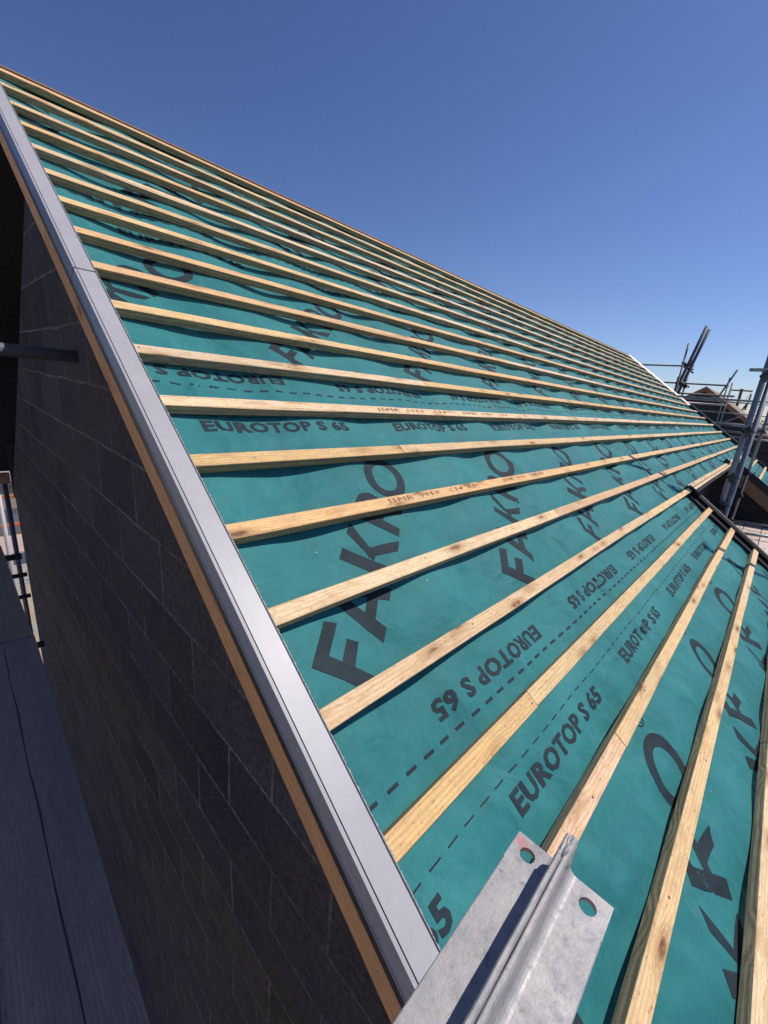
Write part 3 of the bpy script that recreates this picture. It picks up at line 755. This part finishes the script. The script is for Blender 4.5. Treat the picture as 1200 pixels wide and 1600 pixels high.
# rough weld bead closing the tip
bm = bmesh.new(); bmesh.ops.create_icosphere(bm, subdivisions=4, radius=1)
for v in bm.verts:
    k = 1 + noise.noise(v.co * 2.3) * 0.35 + noise.noise(v.co * 6) * 0.12
    v.co = Vector((-0.098 + v.co.x * 0.023 * k, -0.303 + v.co.y * 0.0066 * k, 0.389 + v.co.z * 0.0125 * k))
link('weld_bead', mesh(bm, 'weld_bead', True), M_galv, BR)

# ------------------------------------------------------------------ foreground scaffold boards
def sboard(x0, x1, y0, y1, z, label, crack=None, skew=0.0):
    """board along Y, local X is its length"""
    bm = bmesh.new(); Lg = y1 - y0; W = x1 - x0; n = 60; th = 0.038
    def strip(a_fn, b_fn):
        rings = []
        for i in range(n + 1):
            t_ = Lg * i / n; a, b_ = a_fn(t_), b_fn(t_)
            cup = noise.noise(Vector((t_ * .8, 3, x0))) * .003
            rings.append([bm.verts.new(c) for c in ((t_, a, cup), (t_, b_, cup), (t_, b_, -th), (t_, a, -th))])
        for i in range(n):
            for j in range(4): bm.faces.new((rings[i][j], rings[i + 1][j], rings[i + 1][(j + 1) % 4], rings[i][(j + 1) % 4]))
        bm.faces.new(rings[0]); bm.faces.new(rings[-1][::-1])
    wob = lambda t_, k: noise.noise(Vector((t_ * 1.4, k, x0))) * 0.0035
    if crack:
        cf = lambda t_: W - crack[0] - crack[1] * t_ + noise.noise(Vector((t_ * 3.5, 1, 1))) * 0.006
        gap = lambda t_: 0.0012 + 0.003 * abs(noise.noise(Vector((t_ * 2, 8, 1)))) 
        strip(lambda t_: wob(t_, 0), lambda t_: cf(t_) - gap(t_)); strip(lambda t_: cf(t_) + gap(t_), lambda t_: W + wob(t_, 4)); bbox_(bm, (.01, .01, -th + .003), (Lg - .01, W - .01, -.014))
    else: strip(lambda t_: wob(t_, 0), lambda t_: W + wob(t_, 4))
    bmesh.ops.recalc_face_normals(bm, faces=bm.faces)
    k = skew; Q = Matrix(((k, -1, 0, x1 - k * Lg), (1, k, 0, y0), (0, 0, 1, z), (0, 0, 0, 1)))
    o = link('scaffold_board', mesh(bm, 'scaffold_board'), M_board, None, Q)
    return tag(o, label, 'board', 'scaffold boards beside the gable')
ZB = -0.65
sboard(-0.532, -0.297, -1.6, 2.33, ZB, 'grey scaffold board with a long split, nearest the camera beside the block gable', crack=(0.150, -0.012), skew=0.0209)
sboard(-0.540, -0.303, 2.352, 3.95, ZB - 0.005, 'short grey scaffold board butted beyond the split one along the gable')
sboard(-0.77, -0.545, -1.6, 2.31, ZB + 0.002, 'scaffold board at the bottom left corner, outside the split board', skew=0.0209)
sboard(-0.80, -0.566, 2.33, 4.0, ZB, 'farther outer scaffold board at the left frame edge')
for i, (y, lab) in enumerate(((2.34, 'first steel transom under the board joint'), (3.02, 'second steel transom crossing the gap beside the gable'), (3.40, 'third steel transom crossing the gap beside the gable'), (3.80, 'fourth steel transom crossing the gap beside the gable'))):
    tag(tube('scaffold_tube', (-1.5, y, ZB - 0.07), ((-0.262, -0.238, -0.212, -0.2)[i], y, ZB - 0.07), r=(.018, .014, .016, .024)[i], mat=M_tubedark), lab, 'tube', 'transoms under the scaffold boards')
tag(tube('scaffold_tube', (-3.2, 1.83, 0.848), (-0.055, 1.83, 0.838), mat=M_tube), 'dark scaffold tube butting level against the block gable wall', 'tube')
tag(tube('scaffold_tube', (-0.045, 8.5, GROUND + .01), (-0.045, 8.5, -1.355), mat=M_trim, r=.03), 'sunlit upright scaffold tube far down at the left edge', 'tube')  # pale trim colour paints the sunlit tone onto the tube
tag(tube('scaffold_tube', (-0.10, 5.95, GROUND + .01), (-0.10, 5.95, -0.56), mat=M_tubedark), 'dark upright tube right beside the sunlit one at the left edge', 'tube')

# dark hoarding added behind the open rake to paint its darkness
HO = empty('shade_backing', (0.3, 5.8, -0.5), 'black sheeted hoarding with brown rails standing in for the dark opening at the far left', 'backing')
box('sheet', (-1.6, 5.75, -0.42), (0.9, 5.78, 2.62), M_shadefill, HO)  # black sheet filling in for the darkness of the opening
box('rail', (-1.6, 5.69, 1.80), (0.34, 5.735, 1.99), M_brownw, HO, .003)
box('rail', (-1.6, 5.69, -0.55), (-0.062, 5.735, -0.43), M_brownw, HO, .003)
box('post', (0.28, 5.68, 0.3), (0.33, 5.687, 2.5), M_brownw, HO)
box('post', (-0.055, 5.70, -0.72), (0.02, 5.74, -0.1), M_black, HO)

# ------------------------------------------------------------------ scaffold on the right
A = empty('scaffold_standard', (5.1, -0.07, -1.6), 'thick paired galvanised scaffold uprights standing in front of the roof end at right', 'scaffold pole')
tube('tube', (5.1, -0.062, -2.8), (5.1, -0.062, 2.6), parent=A, r=.0262, seg=20)
tube('tube', (5.12, -0.118, -2.8), (5.12, -0.118, 1.35), parent=A, r=.0242, seg=20)
for z in (1.28, 0.75, 0.28, -0.02):
    coupler((5.07, -0.085, z), (0, 0, 1), (0, 1, 0), A, s=1.05)
for z in (1.33, 0.80):
    box('tube_stub', (5.03, -0.10, z - .012), (5.06, 0.06, z + .018), M_tube, A, .004)
Bs = empty('scaffold_standard', (9.5, -0.052, -1.6), 'thin galvanised upright scaffold tube just right of the paired uprights', 'scaffold pole')
tube('tube', (9.5, -0.054, -2.8), (9.5, -0.056, 2.8), parent=Bs)
for z in (0.72, -0.02, -0.45): coupler((9.47, -0.06, z), (0, 0, 1), (0, 1, 0), Bs)
Cs = empty('scaffold_standard', (4.95, -0.95, -1.6), 'upright scaffold tube just outside the right frame that shades the low battens', 'scaffold pole')
tube('tube', (4.95, -0.95, -2.8), (4.95, -0.95, 2.2), parent=Cs)
coupler((4.92, -0.95, .3), (0, 0, 1), (0, 1, 0), Cs); coupler((4.92, -0.95, .55), (0, 0, 1), (0, 1, 0), Cs)
# recess deck
for i, (x0, x1, ya, yb) in enumerate(((7.5, 11.0, -0.245, -0.005), (7.5, 11.0, -0.50, -0.255), (7.5, 9.9, -0.74, -0.51))):
    bm = bmesh.new(); bbox_(bm, (0, 0, 0), (x1 - x0, yb - ya, .038), .002)
    if i < 3:
        lab = ('pale sunlit deck board nearest the house in the recess at right', 'pale sunlit deck board, middle one of the recess platform', 'short pale sunlit deck board at the outer edge of the recess platform')[i]
        tag(link('deck_board', mesh(bm, 'deck_board'), M_deck, None, Matrix.Translation((x0, ya, -1.04))), lab, 'board', 'deck boards in the recess')
bm = bmesh.new(); bbox_(bm, (0, 0, 0), (1.3, .13, .2), .003)
tag(link('toe_board', mesh(bm, 'toe_board'), M_deck, None, Matrix(((0, -1, 0, 10.25), (1, 0, 0, -1.25), (0, 0, 1, -0.86), (0, 0, 0, 1)))), 'pale-topped board on edge across the end of the recess deck', 'board')
tag(tube('scaffold_tube', (8.4, 0.05, -0.94), (8.9, -1.2, -0.90), mat=M_tube), 'bright scaffold tube lying across the pale recess deck', 'tube')
tag(tube('scaffold_tube', (9.3, 0.1, -0.90), (9.5, -1.3, -0.84), r=.018, mat=M_tubedark), 'thin dark tube crossing the pale recess deck', 'tube')
tag(tube('scaffold_tube', (7.6, 0.02, -0.97), (8.9, 0.04, -0.97), mat=M_trim), 'short white pipe lying along the recess deck by the uprights', 'tube')
tag(tube('guard_rail', (12.9, 3.2, 1.36), (12.9, -2.2, 1.352), mat=M_tube), 'long level guard rail passing in front of the next gable', 'guard rail')

# far scaffold behind the roof end
F1 = empty('scaffold', (14.5, 2.2, GROUND), 'scaffold frame beyond the roof end with a steep raking pair of tubes', 'scaffold')
for dx, dy in ((0, 0), (0.04, -0.078)): tube('raking_tube', (14.6 + dx, 2.40 + dy, 1.0), (14.6 + dx, 1.985 + dy, 3.33 - abs(dy)), parent=F1, mat=M_tubedark, r=.04)
tube('standard', (14.4, 2.235, GROUND), (14.4, 2.26, 2.86), parent=F1, mat=M_tubedark)
tube('standard', (14.8, 2.12, GROUND), (14.8, 2.135, 2.53), parent=F1, mat=M_tubedark)
tube('standard', (14.62, 2.32, GROUND), (14.62, 2.32, 1.98), parent=F1, mat=M_tubedark)
for x, y0, z0, y1, z1 in ((14.6, 6, 2.29, 2.02, 2.275), (14.6, 6, 1.82, 1.1, 1.79), (14.6, 6, 1.51, 0.9, 1.52), (14.6, 5, 1.26, 1.0, 1.27), (14.6, 1.9, .78, -1.5, .70), (14.6, 1.9, .46, -1.5, .44), (14.75, 1.9, .60, -1.5, .55)):
    tube('guard_rail', (x, y0, z0), (x, y1, z1), parent=F1, mat=M_tubedark if z0 > 1.4 else M_tube)
for p in ((14.5, 2.22, 2.28), (14.72, 2.10, 2.2), (14.5, 2.2, 1.8), (14.7, 2.1, 1.72)): coupler(p, (0, 0, 1), (0, 1, 0), F1, s=1.5)
tube('transom', (14.3, 2.27, 2.33), (14.95, 2.05, 2.12), parent=F1, mat=M_tubedark); tube('transom', (14.3, 2.2, 1.84), (14.95, 2.05, 1.72), parent=F1, mat=M_tube)
F2 = empty('scaffold', (20, 1.6, GROUND), 'farther slim scaffold frame standing against the dark block gable', 'scaffold')
tube('raking_tube', (20, 1.86, 1.6), (20, 1.512, 2.70), parent=F2, mat=M_tubedark, r=.03)
for y, x, z in ((1.655, 20, 2.42), (1.545, 20.1, 2.25)): tube('standard', (x, y, GROUND), (x, y, z), parent=F2, mat=M_tubedark)
for z in (1.55, 1.15, .78): tube('guard_rail', (20, 3.6, z + .02), (20, -1.0, z), parent=F2, mat=M_tube)
tube('brace', (20, 1.45, .80), (20, 0.85, 1.18), parent=F2, mat=M_tube)
F3 = empty('scaffold', (22, 1.05, 1.3), 'bundle of short leaning tubes on the far roof slope', 'scaffold')
tube('tube', (22, 1.063, 1.35), (22, 1.02, 1.99), parent=F3, mat=M_tubedark, r=.03); tube('tube', (22.1, 1.16, 1.35), (22.1, 1.02, 1.75), parent=F3, mat=M_tubedark, r=.03)

# ------------------------------------------------------------------ next house and distance
NH = empty('neighbour_house', (27, 2.8, GROUND), 'dark block gable house with a brown boarded roof behind the scaffold', 'house')
bm = bmesh.new(); sl_ = 0.70
ay, az = 2.78, 2.31
prism(bm, [(ay - 4, GROUND), (ay + 4, GROUND), (ay + 4, az - .12 - sl_ * 4), (ay, az - .12), (ay - 4, az - .12 - sl_ * 4)], 24.0, 30, axis=0)
bmesh.ops.recalc_face_normals(bm, faces=bm.faces); link('gable_wall', mesh(bm, 'w'), M_block2, NH)
for sg in (1, -1):
    bm = bmesh.new(); prism(bm, [(ay, az), (ay + sg * 4.3, az - sl_ * 4.3), (ay + sg * 4.3, az - .10 - sl_ * 4.3), (ay, az - .10)], 23.85, 30.3, axis=0)
    bmesh.ops.recalc_face_normals(bm, faces=bm.faces); link('roof_slope', mesh(bm, 'r'), M_rooft, NH)
    bm = bmesh.new(); prism(bm, [(ay, az - .02), (ay + sg * 4.3, az - .02 - sl_ * 4.3), (ay + sg * 4.3, az - .22 - sl_ * 4.3), (ay, az - .22)], 23.78, 23.845, axis=0)
    bmesh.ops.recalc_face_normals(bm, faces=bm.faces); link('barge_board', mesh(bm, 'b'), M_brownw, NH)
box('window', (23.97, 2.1, .55), (23.995, 2.9, 1.1), M_black, NH)
OH = empty('distant_house', (34, -1.5, GROUND), 'small terracotta-roofed house at the far right edge', 'house')
bm = bmesh.new(); prism(bm, [(-3.5, GROUND), (1.0, GROUND), (1.0, .1), (-1.2, 1.15), (-3.5, .1)], 30.7, 38, axis=0); bmesh.ops.recalc_face_normals(bm, faces=bm.faces)
link('wall', mesh(bm, 'w'), M_block2, OH)
for sg in (1, -1):
    bm = bmesh.new(); prism(bm, [(-1.2, 1.35), (-1.2 + sg * 2.7, .05), (-1.2 + sg * 2.7, -.08), (-1.2, 1.2)], 30.5, 38.3, axis=0); bmesh.ops.recalc_face_normals(bm, faces=bm.faces)
    link('roof_slope', mesh(bm, 'r'), M_slate, OH)
PO = empty('utility_pole', (40, 2.7, GROUND), 'dark utility pole with a crossarm and hanging wires on the skyline', 'pole')
tube('post', (40, 2.62, GROUND), (40, 2.735, 3.25), .09, M_bark, PO); box('crossarm', (39.95, 2.1, 3.08), (40.05, 3.42, 3.17), M_bark, PO)
def wire(name, p0, p1, sag, par, r=.012):
    bm = bmesh.new(); n = 8; pts = []
    for i in range(n + 1):
        t_ = i / n; pts.append(Vector(p0).lerp(Vector(p1), t_) - Vector((0, 0, sag * 4 * t_ * (1 - t_))))
    for i in range(n): tube_bm(bm, pts[i], pts[i + 1], r, 5)
    link(name, mesh(bm, name), M_black, par)
wire('wire', (40, 3.35, 3.1), (40, 2.7, 2.2), .35, PO); wire('wire', (40, 2.15, 3.1), (40, 2.7, 2.2), .3, PO)
def tree(loc, h, rad, label):
    e = empty('tree', loc, label, 'tree', 'trees on the far skyline')
    bm = bmesh.new()
    for k_ in range(5):
        a = random.random() * 6.3; tube_bm(bm, (loc[0], loc[1], loc[2] + h * .3), (loc[0] + math.cos(a) * rad * .6, loc[1] + math.sin(a) * rad * .6, loc[2] + h * random.uniform(.6, .85)), .06, 5)
    tube_bm(bm, loc, (loc[0], loc[1], loc[2] + h * .5), .16, 7); link('trunk', mesh(bm, 'trunk'), M_bark, e)
    bm = bmesh.new()
    for k_ in range(900):
        d = Vector((random.gauss(0, 1), random.gauss(0, 1), random.gauss(0, 1))).normalized() * rad * random.uniform(.45, 1) * (1 + .35 * noise.noise(Vector((random.random() * 3, 2, k_ * .003))))
        c = Vector(loc) + Vector((0, 0, h * .68)) + Vector((d.x, d.y, d.z * h * .36 / rad))
        a = Vector((random.gauss(0, 1), random.gauss(0, 1), random.gauss(0, 1))).normalized(); b_ = a.orthogonal().normalized(); s_ = rad * .11
        bm.faces.new([bm.verts.new(c + a * s_), bm.verts.new(c + b_ * s_), bm.verts.new(c - a * s_), bm.verts.new(c - b_ * s_)])
    link('crown', mesh(bm, 'crown'), M_leaf, e)
tree((70, 1.6, GROUND), 6.8, 1.4, 'small dark tree on the skyline, left of the two')
tree((72, -.6, GROUND), 6.6, 1.3, 'small dark tree on the skyline, right of the two')

# ------------------------------------------------------------------ ground and the glimpse at far left
bm = bmesh.new(); bbox_(bm, (-900, -900, GROUND - .3), (900, 900, GROUND)); tag(link('ground', mesh(bm, 'ground'), M_sand), kind='structure')
bm = bmesh.new()
for i in range(6): bbox_(bm, (-4, 17.3 + i * .32, GROUND + .004), (4, 17.3 + i * .32 + .30, GROUND + .03), .004)
tag(link('paved_path', mesh(bm, 'paved_path'), M_pink), kind='structure')
bm = bmesh.new(); bbox_(bm, (-4, 16.2, GROUND + .004), (4, 17.2, GROUND + .02)); tag(link('tarmac_strip', mesh(bm, 't'), M_char), kind='structure')
bx = box('boundary_wall', (-5, 22.6, GROUND), (5, 22.9, GROUND + 1.05), M_beige, None, .01); tag(bx, 'low beige rendered wall in sunshine at the far left', 'wall')
box('coping', (-5.0, 22.5, GROUND + 1.055), (5, 23.0, GROUND + 1.2), M_tubedark, bx)
def barrier(y, z, lab):
    e = empty('safety_barrier', (0.5, y, GROUND), lab, 'barrier', 'orange barriers at the far left')
    for zz in (z,): box('rail', (-2.5, y - .03, zz - .06), (3, y + .03, zz + .06), M_orange, e, .01)
    for x in (-2.4, .05, 2.9): box('post', (x, y + .031, GROUND), (x + .06, y + .08, z + .1), M_char, e)
barrier(19.9, GROUND + .22, 'nearer orange plastic barrier below the dark hoarding'); barrier(21.9, GROUND + .82, 'farther orange plastic barrier in front of the beige wall')
CR = empty('storage_crate', (.5, 21, GROUND), 'charcoal slatted crate between the two orange barriers', 'crate')
box('body', (-1, 20.6, GROUND), (2, 21.4, GROUND + .45), M_char, CR, .01)
for i in range(7): box('slat', (-.9 + i * .42, 20.56, GROUND + .03), (-.62 + i * .42, 20.597, GROUND + .42), M_trimside, CR)
PL = empty('wire_pallet', (.5, 19.4, GROUND), 'flat grey wire-topped pallet beside the pink paving', 'pallet')
for i in range(5): box('slat', (-1.5, 19.3 + i * .13, GROUND + .12), (2.5, 19.38 + i * .13, GROUND + .15), M_tube, PL)
for x in (-1.4, .5, 2.3): box('bearer', (x, 19.3, GROUND + .005), (x + .1, 19.9, GROUND + .118), M_tube, PL)
